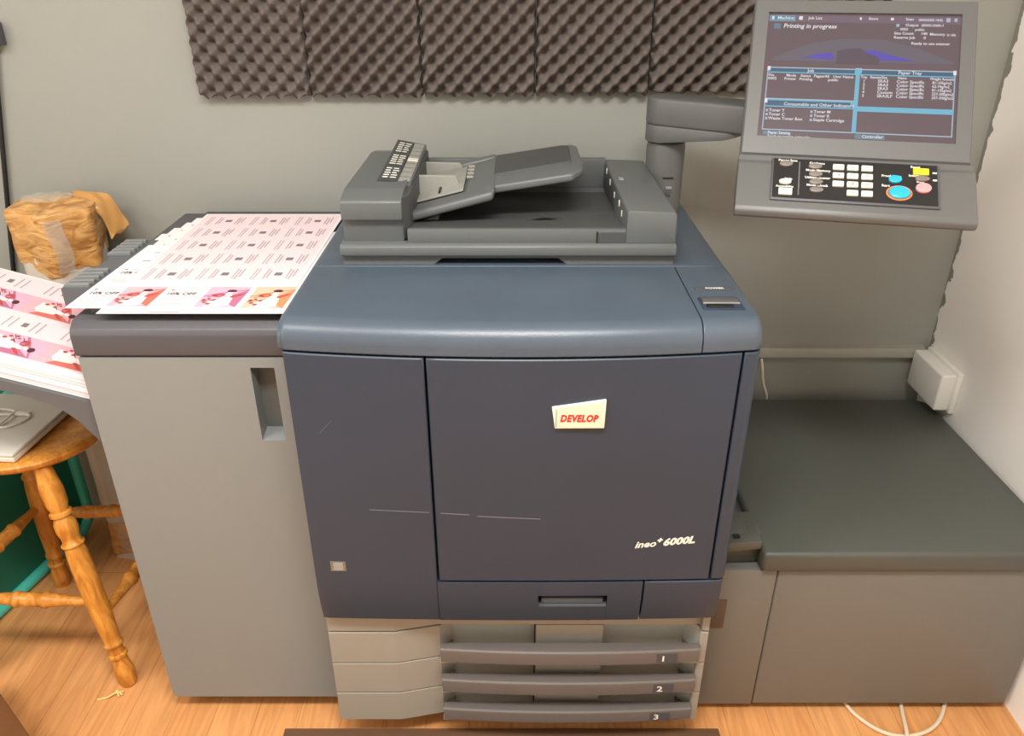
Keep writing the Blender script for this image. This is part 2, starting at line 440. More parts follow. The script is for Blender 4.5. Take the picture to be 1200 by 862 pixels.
# rocker switch
sw = MB(); sw.box(.312, .380, .132, .143, .9995, 1.0012, M['dark'], .0004)
text_bm('POWER', .009, M['letter'], sw, lambda v: Vector((.330+v.x, .1345+v.y, 1.0016)), bold=.0003)
sw.build('switch_label', tr_)
sw = MB(); sw.box(.308, .3745, .046, .096, .9990, 1.0025, M['navy'], .0012)
sw.box(.314, .358, .050, .062, 1.0015, 1.0055, M['black'], .002)
sw.build('power_switch', tr_)
sw = MB(); sw.prism([(.0705, 1.002), (.0705, 1.0045), (.078, 1.0065), (.094, 1.0045), (.094, 1.002)], 'x', .311, .3715, M['dark'], .001)
sw.build('switch_cover_flap', tr_)
sw = MB(); sw.box(.311, .3715, .0665, .0705, 1.002, 1.0042, M['adfl'], .001); sw.build('switch_edge', tr_)
# badge
pl = [(.064, .862), (.0695, .8225), (.150, .823), (.151, .875)]
yb = -.0245
def inset(poly, d):
    c = Vector((sum(p[0] for p in poly)/4, sum(p[1] for p in poly)/4)); return [tuple(Vector(p)+(c-Vector(p)).normalized()*d) for p in poly]
bd = MB(); bd.prism(pl, 'y', yb-.003, yb+.006, M['platerim'], .0012); bd.prism(inset(pl, .0045), 'y', yb-.0034, yb, M['plate'])
bd.box(.0705, .0722, yb-.0037, yb, .826, .858, M['inkgrey'])
text_bm('DEVELOP', .0175, M['red'], bd, lambda v: Vector((.0775+v.x, yb-.0040, .8365+v.y)), shear=.22, bold=.0008, sx=.78, sp=1.08)
bdo = bd.build('brand_badge', md); bdo['label'] = 'cream badge with red slanted lettering'
lt = MB()
sl = .085
def lm(v): 
    x = .2205+v.x; return Vector((x, bow(x, .566)-.0009, .5585+v.y+v.x*sl))
text_bm('ineo', .0205, M['letter'], lt, lm, shear=.28, bold=.0006, sx=1.05)
text_bm('+', .016, M['letter'], lt, lambda v: lm(Vector((v.x+.0395, v.y+.0075, 0))), bold=.0010, shear=.2)
text_bm('6000L', .0215, M['letter'], lt, lambda v: lm(Vector((v.x+.0505, v.y, 0))), shear=.24, bold=.0010, sx=1.06)
lto = lt.build('model_lettering', md); lto['label'] = 'white slanted model lettering'
def scr(parent, x0, z0, x1, z1, w):
    n = 8; sc = MB()
    v = [(x0+(x1-x0)*k/n, z0+(z1-z0)*k/n) for k in range(n+1)]
    vs = [(x, bow(x, z)-.0004, z-w) for x, z in v]+[(x, bow(x, z)-.0004, z+w) for x, z in v]
    sc.faces(vs, [(k, k+1, n+2+k, n+1+k) for k in range(n)], M['scratch']); sc.build('scratch_mark', parent)
scr(md, -.125, .640, -.075, .637, .0007); scr(md, -.06, .634, .05, .628, .0007)
scr(ld, -.25, .644, -.145, .641, .0006); scr(ld, -.32, .80, -.297, .826, .0003)
sk2 = MB(); y = bow(-.32, .51)
sk2.box(-.333, -.305, y-.001, y+.002, .500, .522, M['keyg']); sk2.box(-.3275, -.310, y-.0014, y, .502, .520, M['adfl'])
sk2.box(-.325, -.3135, y-.0016, y, .512, .514, M['inkgrey'])
sko = sk2.build('small_sticker', ld); sko['label'] = 'small white and grey sticker'
# lower body, casters
mb = MB(); mb.box(-.360, .388, .1, .745, .055, .374, M['traygrey'], .004)
PLAN = [(-.366, .11), (-.366, .03), (-.234, .03), (-.150, .048), (.377, .048), (.377, .032), (.391, .030), (.391, .11)]
mb.prism(PLAN, 'z', .3155, .374, M['traygrey'], .0008, 1)
mb.box(.151, .1535, .0465, .06, .327, .337, M['gap'])
mb.box(.235, .236, .0472, .06, .316, .34, M['pocket'])
mb.build('lower_body', PR)
for x in (-.28, .30):
    for y in (.18, .66):
        c = MB(); c.tube([(x-.012, y, .026), (x+.012, y, .026)], .026, M['black'], 20); c.box(x-.02, x+.02, y-.018, y+.018, .045, .07, M['dark'], .003)
        c.build('caster', PR)
# drawers
zs = [.3125, .2265, .1405, .0575]
bars = [(.243, .279), (.157, .193), (.0745, .108)]
for i in range(3):
    zt, zb = zs[i]-.0012, zs[i+1]+.0012
    d = MB()
    d.prism([(-.366, .10), (-.366, .03), (-.234, .03), (-.152, .047), (-.145, .048), (-.145, .10)], 'z', zb, zt, M['traygrey'], .0012, 1)
    d.prism([(.3765, .10), (.3765, .033), (.380, .0305), (.392, .0305), (.392, .10)], 'z', zb, zt, M['traygrey'], .0012, 1)
    d.box(-.146, .3775, .070, .10, zb, zt, M['pocket'])
    d.box(.048, .185, .050, .09, zb, zt, M['traygrey'], .003)
    d.box(.0455, .0475, .060, .09, zb, zt, M['gap'])
    d.prism([(-.1455, .048), (-.120, .071), (-.1455, .071)], 'z', zb, zt, M['traygrey'])
    d.prism([(.3765, .045), (.352, .071), (.3765, .071)], 'z', zb, zt, M['pocket'])
    d.box(-.146, .3775, .03, .09, zb, zb+.008, M['pocket'])
    do = d.build('paper_drawer', PR)
    b0, b1 = bars[i]
    def yb_(x): t = (x-.116)/.26; return .017-.010*(1-t*t)
    h = MB()
    prof = [(.016, b0), (.002, b0), (0, b0+.003), (0, b1-.006), (.001, b1-.003), (.004, b1-.0005), (.008, b1), (.016, b1)]
    n2 = len(prof)-1
    h.slab(lambda u, v: (-.143+.518*u, yb_(-.143+.518*u)+prof[round(v*n2)][0], prof[round(v*n2)][1]),
           lambda u, v: (-.143+.518*u, .036, b0+.002+(b1-b0-.004)*v), 30, n2, M['bar'])
    for x in (-.13, .115, .36): h.box(x-.008, x+.008, .033, .09, b0+.002, b0+.010, M['bar'], .001)
    h.build('handle_bar', do, smooth=24)
    nl = MB(); x0, x1 = .275, .330; zc = (b0+b1)/2; yy = yb_(.30)
    nl.box(x0, x1, yy-.0006, yy+.004, b0+.005, b1-.006, M['dark'])
    text_bm(str(i+1), .021, M['letter'], nl, lambda v: Vector((.302+v.x, yb_(.302)-.0016, zc-.0078+v.y)), align='CENTER', bold=.0004, sx=1.2)
    n_o = nl.build('number_label', do); n_o['label'] = 'dark plate with a pale tray number'

# ---- document feeder (a part of the printer)
AD = MB()
AX0, AX1 = -.312, .298
AD.prism([(AX0, .998), (-.145, .998), (-.128, 1.011), (.085, 1.011), (.102, .998), (AX1, .998), (AX1, 1.022), (AX0, 1.022)], 'y', .262, .67, M['adf'], .001, 1)
AD.prism([(.252, 1.018), (.250, 1.022), (.250, 1.036), (.256, 1.0405), (.672, 1.0405), (.672, 1.018)], 'x', AX0-.001, AX1+.001, M['adf'], .0015, 1)
ado = AD.build('document_feeder', PR)
# output tray floor
t = MB()
t.prism([(.262, 1.040), (.268, 1.064), (.30, 1.061), (.34, 1.057), (.42, 1.047), (.66, 1.039), (.66, 1.036), (.262, 1.036)], 'x', -.19, .2085, M['adfd'], .0008, 1)
t.box(-.19, .2085, .262, .275, 1.040, 1.0655, M['adf'], .0015)
t.box(-.19, .21, .655, .672, 1.04, 1.105, M['adf'], .003)
t.box(.155, .205, .2605, .27, 1.0415, 1.060, M['adfd'])
t.box(.1535, .156, .2600, .27, 1.0405, 1.062, M['gap'])
t.faces([(.033, .350, 1.0575), (.062, .372, 1.0555), (.092, .358, 1.0572)], [(0, 1, 2)], M['black'])
t.build('output_tray', ado)
b_ = MB(); b_.prism([(.207, 1.040), (.207, 1.098), (.212, 1.1015), (.292, 1.0985), (.297, 1.094), (.298, 1.04)], 'y', .258, .668, M['adf'], .003)
for yy, zz, w in ((.37, 1.083, .008), (.45, 1.078, .006), (.53, 1.083, .01), (.60, 1.09, .008), (.33, 1.075, .004)):
    b_.box(.2055, .208, yy, yy+w, zz-.006, zz+.006, M['chip'], .001)
b_.box(.218, .228, .48, .50, 1.099, 1.1025, M['adfl'], .001)
b_.build('end_block', ado)
# hood
h = MB()
sec = [(.272, 1.040), (.272, 1.083), (.259, 1.084), (.258, 1.116), (.262, 1.1195), (.312, 1.1285), (.62, 1.127), (.66, 1.122), (.668, 1.10), (.668, 1.04)]
def hood_poly(x): return sec
h.prism(sec, 'x', -.307, -.197, M['adf'], .002)
h.prism([(-.197, .268), (-.186, .285), (-.186, .66), (-.197, .66)], 'z', 1.045, 1.1225, M['adfd'], .001, 1)
ho = h.build('feeder_hood', ado)
lb = MB()
A = [Vector(p) for p in ((-.256, .35, 1.1292), (-.190, .35, 1.1262), (-.190, .66, 1.1345), (-.252, .66, 1.146))]
Bt = [Vector((p.x, p.y, 1.12)) for p in A]
lb.faces(A+Bt, [(0, 1, 2, 3), (4, 5, 6, 7), (0, 1, 5, 4), (1, 2, 6, 5), (2, 3, 7, 6), (3, 0, 4, 7)], M['adf'])
def LB(s, t_, up=.0008): return (A[0]*(1-s)+A[1]*s)*(1-t_)+(A[3]*(1-s)+A[2]*s)*t_+Vector((0, 0, up))
def lq(s0, s1, t0, t1, m, up=.0008): lb.faces([LB(s0, t0, up), LB(s1, t0, up), LB(s1, t1, up), LB(s0, t1, up)], [(0, 1, 2, 3)], m)
lq(.03, .58, .03, .99, M['adfd']); lq(.62, .95, .03, .97, M['adfl'])
for k in range(9): lq(.62, .95, .03+.104*k, .036+.104*k, M['adf'], .0012)
lq(.62, .95, .50, .58, M['keyw'], .0011)
rr = random.Random(3)
for blk in ((.10, .34), (.40, .64), (.70, .96)):
    for q in range(5):
        t0 = blk[0]+(blk[1]-blk[0])*q/5
        lq(.12, .27+.04*rr.random(), t0, t0+.022, M['letter'], .0012); lq(.34, .48+.06*rr.random(), t0, t0+.02, M['letter'], .0012)
lbo = lb.build('instruction_label', ho, smooth=20); lbo['label'] = 'dark label with rows of white icons'
# document input tray, sloping up to the right
it = MB()
def slope_tray(mb, x0, x1, y0, y1, za, zb, m, th=.010, bev=.004, warp=None):
    T = lambda v: Vector((v.x, v.y, za+(zb-za)*(v.x-x0)/(x1-x0)+v.z))
    mb.box(x0, x1, y0, y1, -th, 0, m, bev, 3, T=T)
slope_tray(it, -.200, -.035, .335, .625, 1.070, 1.112, M['adf'], .014, .006)
slope_tray(it, -.204, -.034, .325, .355, 1.074, 1.119, M['adf'], .018, .007)
slope_tray(it, -.204, -.034, .605, .635, 1.084, 1.122, M['adf'], .018, .006)
slope_tray(it, -.088, -.033, .335, .63, 1.104, 1.1195, M['adf'], .014, .004)
it.prism([(-.185, 1.05), (-.165, 1.036), (-.145, 1.036), (-.14, 1.064)], 'y', .36, .40, M['adf'], .003)
ito = it.build('input_tray', ado)
g1 = MB()
slope_tray(g1, -.193, -.095, .40, .595, 1.0785, 1.103, M['adfl'], .004, .001)
for k in range(5):
    x = -.165+.012*k; g1.box(x, x+.003, .462, .4655, 1.088, 1.112, M['adf'])
g1.prism([(-.197, 1.070), (-.105, 1.095), (-.112, 1.116), (-.197, 1.1165)], 'y', .455, .463, M['adfl'], .0015, 1)
g1.prism([(-.197, 1.070), (-.105, 1.095), (-.112, 1.108), (-.197, 1.110)], 'y', .60, .607, M['adfl'], .0015, 1)
g1.box(-.145, -.141, .415, .452, 1.090, 1.0945, M['black']); g1.box(-.15, -.135, .52, .53, 1.0905, 1.0945, M['adfd'])
for k in range(4): g1.box(-.092, -.078, .47+.03*k, .478+.03*k, 1.1065, 1.1115, M['adfl'], .001)
go = g1.build('paper_guide', ito); go['label'] = 'light grey ribbed paper guide'
ex = MB()
T = lambda v: Vector((v.x, v.y, 1.113+(v.x+.037)*.155+v.z+ .0*v.y))
ex.prism([(-.040, .372), (.115, .372), (.136, .40), (.140, .44), (.140, .60), (.134, .622), (.12, .63), (-.040, .63)], 'z', -.012, .004, M['adf'], .005, 3, T=T)
ex.prism([(-.035, .452), (.118, .462), (.122, .6), (.11, .618), (-.035, .62)], 'z', 0, .0075, M['adfd'], .003, 2, T=T)
ex.build('tray_extension', ito)

# ---- operator console on its swing arm (a part of the printer)
R3 = Matrix(((.972, .186, .142), (-.234, .770, .594), (.001, -.611, .792)))
CC = Vector((.5733, .2611, 1.3269))
def CT(v): return CC+R3 @ Vector(v)
cs = MB()
cs.box(-.1762, .1762, .003, .032, -.147, .1392, M['console'], .005, 3, T=CT)
# raised bezel round the glass
W2, H2 = .152, .114
def ring_pts(w0, w1, h0, h1): return [(w0, h0), (w1, h0), (w1, h1), (w0, h1)]
oo = ring_pts(-.1762, .1762, -.147, .1392); om = ring_pts(-.1735, .1735, -.1445, .1365); ii = ring_pts(-W2, W2, -H2, H2)
rv = [(x, .004, z) for x, z in oo]+[(x, -.001, z) for x, z in oo]+[(x, -.0045, z) for x, z in om]+[(x, -.0045, z) for x, z in ii]+[(x, .004, z) for x, z in ii]
cs.faces(rv, [(4*k+i, 4*k+(i+1) % 4, 4*k+4+(i+1) % 4, 4*k+4+i) for k in range(4) for i in range(4)], M['console'], T=CT)
low = [(.028, -.15), (-.003, -.147), (-.003, -.158), (-.012, -.166), (-.0335, -.2505), (-.0325, -.2585), (-.024, -.264), (-.006, -.258), (.03, -.20)]
bm_ = MB(); bm_.prism(low, 'x', -.1775, .1815, M['console'], .0022, 2, T=CT)
cons = cs.build('operator_console', PR)
bm_.build('key_housing', cons)
# screen
sp = MB()
def U(u, v, d=.0004): return CT(((u-.5)*2*W2, -d, (.5-v)*2*H2))
def sq(u0, v0, u1, v1, m, d=.0006): sp.faces([U(u0, v0, d), U(u1, v0, d), U(u1, v1, d), U(u0, v1, d)], [(0, 1, 2, 3)], m)
def spoly(pts, m, d): sp.faces([U(u, v, d) for u, v in pts], [tuple(range(len(pts)))], m)
def stext(s_, u, v, h, m='s_white', bold=.00012, shear=0, sx=1.):
    text_bm(s_, h*2*H2*1.35, M[m], sp, lambda q: U(u, v, .0021)+R3 @ Vector((q.x, 0, q.y)), bold=bold, shear=shear, sx=sx)
sq(0, 0, 1, 1, M['s_bg'], .0002)
sq(.0, .012, 1, .07, M['s_mid'], .0004)
spoly([(.05, .36), (.22, .25), (.40, .20), (.62, .20), (.80, .27), (.97, .37), (.97, .385), (.05, .385)], M['s_slate'], .0005)
spoly([(.20, .362), (.28, .325), (.35, .315), (.37, .355), (.36, .37)], M['s_purple'], .0008)
spoly([(.50, .30), (.56, .285), (.66, .325), (.78, .37), (.56, .368)], M['s_purple'], .0008)
spoly([(.38, .30), (.43, .28), (.50, .275), (.53, .31), (.60, .345), (.60, .40), (.38, .40)], M['s_shape'], .0010)
sq(.01, .018, .145, .062, M['s_cyan'], .0008); sq(.014, .023, .141, .057, M['s_btn'], .0011)
stext('Machine', .05, .052, .026); sq(.02, .026, .032, .052, M['s_white'], .0014)
sq(.165, .022, .185, .052, M['s_white'], .001); stext('Job List', .215, .05, .024)
stext('Store', .53, .048, .022); sq(.485, .026, .495, .046, M['s_white'], .001)
stext('Scan', .72, .048, .022); sq(.645, .026, .66, .046, M['s_white'], .001)
stext('20/02/2025 14:52', .785, .052, .02, sx=.85); sq(.925, .022, .945, .055, M['s_line'], .001); sq(.965, .024, .98, .052, M['s_line'], .001)
sq(.035, .085, .07, .128, M['s_btn'], .001)
stext('Printing in progress', .085, .122, .036, bold=.0002, shear=.15, sx=.98)
stext('Output', .72, .095, .022); stext('20003-2040-1', .80, .095, .02); stext('0002', .695, .128, .02); stext('public', .77, .13, .02)
stext('Size Count', .665, .162, .022); stext('140', .80, .162, .022); stext('Memory', .845, .165, .022); stext('52 / 100%', .93, .168, .018, sx=.6)
stext('Reserve Job', .665, .195, .022); stext('0', .815, .195, .022)
stext('Ready to use scanner', .755, .24, .022)
sq(.675, .075, .69, .098, M['s_line'], .001)
def pan(u0, v0, u1, v1, hd, w=.006, cyan=False):
    sq(u0, v0, u1, v0+hd, M['s_blue'], .0008)
    sq(u0, v0, u1, v0+.009, M['s_cyan' if cyan else 's_line'], .0011); sq(u0, v0+hd-.009, u1, v0+hd, M['s_cyan'], .0011)
    sq(u0, v0, u0+w, v1, M['s_line'], .0011); sq(u1-w, v0, u1, v1, M['s_line'], .0011); sq(u0, v1-.009, u1, v1, M['s_line'], .0011)
    for u in (u0+.004, u1-.008): sq(u-.004, v0-.004, u+.012, v0+.03, M['s_white'], .0013)
pan(.022, .44, .495, .700, .048); pan(.022, .700, .495, .945, .06, cyan=True); pan(.500, .44, .985, .945, .05)
sq(.486, .44, .508, .945, M['s_cyan'], .0014); sq(.500, .735, .985, .775, M['s_cyan'], .0014); sq(.470, .70, .50, .735, M['s_cyan'], .0015); sq(.48, .44, .515, .48, M['s_cyan'], .0015)
stext('Job', .235, .478, .026); stext('Paper Tray', .70, .476, .026); stext('Consumable and Other Indicators', .125, .748, .026)
for u, s_ in ((.03, 'No.'), (.125, 'Mode'), (.20, 'Status'), (.27, 'Pages/All'), (.37, 'User Name')): stext(s_, u, .518, .022)
for u, s_ in ((.03, '0002'), (.115, 'Printer'), (.195, 'Printing'), (.345, 'public')): stext(s_, u, .545, .022)
for u, s_ in ((.512, 'Tray'), (.56, 'Remain/Size'), (.70, 'Name'), (.86, 'Weight Amount')): stext(s_, u, .515, .022, sx=.8)
for k, (a, b1_) in enumerate((('SRA3', '81-105g/m2'), ('SRA3', '62-74g/m2'), ('SRA3', '81-105g/m2'), ('Custom', '257-300g/m2'), ('SRA3LF', '257-300g/m2'))):
    v = .545+.029*k
    stext(str(k+1), .525, v, .022); stext(a, .60, v, .024); stext('Color Specific', .695, v, .024); stext(b1_, .872, v, .022, sx=.9)
for k, (a, b1_) in enumerate((('Toner Y', 'Toner M'), ('Toner C', 'Toner K'), ('Waste Toner Box', 'Staple Cartridge'))):
    v = .80+.032*k
    stext(a, .05, v, .024); stext(b1_, .285, v, .024); sq(.034, v-.02, .046, v, M['s_line'], .0012); sq(.268, v-.02, .28, v, M['s_line'], .0012)
sq(.03, .952, .17, .982, M['s_btn'], .0008); stext('Paper Setting', .055, .976, .022); sq(.505, .950, .655, .985, M['s_btn'], .0008); stext('Controller', .54, .978, .024)
stext('Ready to receive print jobs', .055, 1.003, .020)
spo = sp.build('touch_screen', cons, smooth=0, recalc=False); spo['label'] = 'lit touch screen with white and cyan menus'
# key plate
a15 = math.radians(14.4)
def KT(v):  # x across, s down the plate, h out of it
    x, s_, h_ = v; base = Vector((0, -.012, -.168)); d = Vector((0, -math.sin(a15), -math.cos(a15))); n = Vector((0, -math.cos(a15), math.sin(a15)))
    return CT(base+Vector((x, 0, 0))+d*s_+n*h_)
kp = MB(); kp.box(-.125, .128, -.012, .072, -.006, .004, M['dark'], .002, 2, T=KT); kp.box(-.122, .1245, -.0105, .068, .003, .0046, M['black'], .0008, 1, T=KT)
kp.box(-.083, -.081, -.004, .062, .0044, .0052, M['adf'], T=KT)
def ktext(s_, x, s0, h=.0062): text_bm(s_, h, M['letter'], kp, lambda v: KT((x+v.x, s0-v.y, .0052)), bold=.0001)
ktext('Power Save', -.115, -.004); ktext('Help', -.104, .033); ktext('Accessibility', -.117, .048, .0055)
ktext('Guidance', -.067, -.001); ktext('Mode Memory', -.072, .0135); ktext('Utility/Counter', -.073, .028); ktext('Mode Check', -.07, .043)
ktext('Proof Copy', .042, .017); ktext('Start', .042, .036); ktext('Reset', .085, -.003); ktext('Interrupt', .082, .014); ktext('Stop', .093, .025)
kp.build('key_plate', cons)
def key(x, s0, w, hgt, m, rnd, name='button', ring=None):
    k = MB()
    if rnd:
        n = 24; c = [(x+w*math.cos(2*PI*i/n), s0+hgt*math.sin(2*PI*i/n)) for i in range(n)]
        if ring:
            c2 = [(x+w*1.25*math.cos(2*PI*i/n), s0+hgt*1.22*math.sin(2*PI*i/n)) for i in range(n)]; k.prism(c2, 'z', .003, .0056, ring, .0006, 1, T=KT)
            c3 = [(x+w*1.12*math.cos(2*PI*i/n), s0+hgt*1.1*math.sin(2*PI*i/n)) for i in range(n)]; k.prism(c3, 'z', .003, .0062, M['keyg'], .0006, 1, T=KT)
        k.prism(c, 'z', .003, .0085, m, .0016, 2, T=KT)
    else: k.box(x-w, x+w, s0-hgt, s0+hgt, .003, .0078, m, .0012, 2, T=KT)
    return k
k = key(-.103, .002, .0105, .0055, M['keyg'], True); k.build('button', cons)
key(-.103, .038, .0095, .0048, M['keyw'], True).build('button', cons); key(-.102, .057, .0105, .0062, M['keyw'], False).build('button', cons)
for q in range(4): key(-.058+.001*q, .0045+.0155*q, .0105, .005, M['keyg'], True).build('button', cons)
lab = ['1', '2', '3', '4', '5', '6', '7', '8', '9', '*', '0', 'C']
for q in range(11):
    r_, c_ = divmod(q, 3)
    if r_ == 3: c_ += 1
    x, s0 = -.0225+.0215*c_, .0035+.0165*r_
    k = key(x, s0, .0085, .0052, M['keyw'], False)
    tx = ['1', '2', '3', '4', '5', '6', '7', '8', '9', '0', 'C'][q]
    text_bm(tx, .008, M['inkdark'], k, lambda v, x=x, s0=s0: KT((x+v.x, s0+.0028-v.y, .0082)), align='CENTER')
    k.build('number_key', cons)
key(.062, .022, .0098, .0072, M['keyc'], True).build('button', cons)['label'] = 'small cyan button'
key(.068, .047, .0155, .0118, M['keyc'], True, ring=M['ring']).build('start_button', cons)['label'] = 'large cyan button in an orange ring'
key(.100, .0045, .0115, .0062, M['keyy'], False).build('button', cons)['label'] = 'yellow key'
key(.1015, .0185, .0105, .005, M['keyg'], True).build('button', cons)
key(.103, .036, .0115, .0092, M['keyp'], True).build('button', cons)['label'] = 'pink round button'
l_ = MB()
for q in range(2): l_.box(.117, .123, .004+.014*q, .0065+.014*q, .0044, .0056, M['letter'], T=KT)
l_.build('indicator_lamp', cons)
# arm
def stadium(a, b, r, n=12):
    a, b = Vector(a), Vector(b); d = (b-a).normalized(); an = math.atan2(d.y, d.x)
    return [(b.x+r*math.cos(an-PI/2+PI*i/n), b.y+r*math.sin(an-PI/2+PI*i/n)) for i in range(n+1)]+[(a.x+r*math.cos(an+PI/2+PI*i/n), a.y+r*math.sin(an+PI/2+PI*i/n)) for i in range(n+1)]
ar = MB()
ar.prism(stadium((.327, .60), (.60, .425), .044), 'z', 1.192, 1.247, M['console'], .006, 3)
ar.prism(stadium((.327, .60), (.44, .528), .043), 'z', 1.157, 1.193, M['console'], .003, 2,
         T=lambda v: Vector((v.x, v.y, v.z if v.z > 1.175 else v.z+max(0, (v.x-.345))*.26)))
ar.prism(stadium((.60, .425), (.604, .418), .03), 'z', 1.235, 1.30, M['console'], .004, 2)
ar.tube([CT((0.02, .03, -.05)), CT((.02, .075, -.065)), (.60, .425, 1.27)], [.035, .03, .028], M['console'], 16)
ar.build('swing_arm', cons)
po = MB(); po.tube([(.331, .605, .995), (.331, .605, 1.0), (.331, .605, 1.145), (.331, .605, 1.153), (.331, .605, 1.158)], [.041, .041, .041, .039, .033], M['console'], 32)
po.box(.322, .345, .5625, .567, 1.083, 1.0855, M['black']); po.box(.330, .343, .562, .567, 1.06, 1.066, M['adfl'], .001); po.box(.330, .342, .562, .567, 1.045, 1.056, M['dark'], .001)
po.build('support_post', cons)

# ------------------------------------------------------------------ LEFT CABINET (output finisher)
CB = thing('paper_finisher', (-.56, .4, 0), 'light grey cabinet with dark top and sheets lying on it, beside the printer', 'cabinet')
CX0, CX1 = -.751, -.376
mb = MB(); mb.box(CX0+.002, CX1, .145, .735, .046, .889, M['cabgrey'], .004, 2); mb.build('body', CB)
mb = MB(); mb.box(CX0+.03, CX1-.01, .14, .70, .0, .05, M['black'], .004); mb.build('plinth', CB)
# door with handle hole
hx0, hx1, hz0, hz1 = -.4565, -.4145, .7185, .868
d = MB()
def dface(x0, x1, z0, z1): d.faces([(x0, .1, z0), (x1, .1, z0), (x1, .1, z1), (x0, .1, z1)], [(0, 1, 2, 3)], M['cabgrey'])
X = [CX0, hx0, hx1, CX1]; Z = [.046, hz0, hz1, .887]
r = .010
d.faces([(CX0+r, .1, .046), (hx0, .1, .046), (hx0, .1, .887), (CX0, .1, .887), (CX0, .1, .046+r), (CX0+r*.3, .1, .046+r*.3)], [(0, 1, 2, 3, 4, 5)], M['cabgrey'])
dface(hx0, hx1, .046, hz0); dface(hx0, hx1, hz1, .887); dface(hx1, CX1, .046, .887)
out = [(CX0+r, .046), (CX1, .046), (CX1, .887), (CX0, .887), (CX0, .046+r), (CX0+r*.3, .046+r*.3)]
n = len(out); d.faces([(p[0], .1, p[1]) for p in out]+[(p[0], .146, p[1]) for p in out], [(i, (i+1) % n, n+(i+1) % n, n+i) for i in range(n)], M['cabgrey'])
bmesh.ops.remove_doubles(d.bm, verts=d.bm.verts, dist=1e-5)
bmesh.ops.recalc_face_normals(d.bm, faces=d.bm.faces)
do = d.build('door', CB, smooth=30)
hr = MB(); dp = .136
hr.faces([(hx0, .1, hz0), (hx1, .1, hz0), (hx1, .1, hz1), (hx0, .1, hz1), (hx0, dp, hz0+.008), (hx1, dp, hz0+.008), (hx1, dp, hz1), (hx0, dp, hz1)],
         [(0, 1, 5, 4), (1, 2, 6, 5), (2, 3, 7, 6), (3, 0, 4, 7)], M['cabgrey'])
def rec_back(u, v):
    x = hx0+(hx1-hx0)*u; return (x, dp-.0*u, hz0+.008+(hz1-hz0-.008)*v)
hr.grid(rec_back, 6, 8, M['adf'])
hr.build('handle_recess', do, smooth=20, recalc=False)
# dark top cover
tc_ = MB()
tc_.prism([(.735, .890), (.1015, .890), (.0985, .893), (.0985, .930), (.103, .940), (.118, .951), (.126, .9525), (.735, .9525)], 'x', CX0-.004, CX1+.004, M['dark'], .004, 2)
tc_.box(CX0+.018, CX1, .139, .735, .950, .9625, M['dark'], .004)
tc_.box(-.787, CX0+.03, .47, .735, .90, .9585, M['dark'], .006)
tco = tc_.build('top_cover', CB)
eg = MB()
n = 40
ys = [.225+(.505-.225)*i/n for i in range(n+1)]
def eout(y):
    dip = .018*max(0, 1-((y-.355)/.05)**2)**.5 if abs(y-.355) < .05 else 0
    return -.824+dip
def ez(y): return .958-(.010 if abs(y-.355) < .05 else 0)
poly = [(-.752, .505)]+[(eout(y), y) for y in reversed(ys)]+[(-.752, .225)]
eg.prism(poly, 'z', .932, .966, M['guide'], .0)
for y0 in (.232, .408):
    for q in range(5):
        y = y0+.019*q; eg.prism([(-.8235, .955), (-.8235, .968), (-.819, .972), (-.775, .973), (-.775, .955)], 'y', y, y+.010, M['rib'], .0015, 1)
eg.box(-.822, -.755, .322, .39, .948, .962, M['adf'], .004)
eg.build('exit_guide', CB)
# exit tray: curved arm under the stack
def tray_top(x):  # height of the tray surface
    return .792+.305*(-.776-x)
OT = MB()
t0, t1 = .118, .475
xs = [-.7525-.0215*i for i in range(25)]
def ttop(x):
    return tray_top(x)-(.002 if x > -.77 else 0)
def tth(x):
    d = -.7525-x
    return .022+.072*math.exp(-(d/.042)**1.5)
n = len(xs)-1
OT.slab(lambda u, v: (xs[round(u*n)], t0+(t1-t0)*v, ttop(xs[round(u*n)])), lambda u, v: (xs[round(u*n)], t0+(t1-t0)*v, ttop(xs[round(u*n)])-tth(xs[round(u*n)])), n, 1, M['guide'])
OT.build('exit_tray', CB, smooth=40)

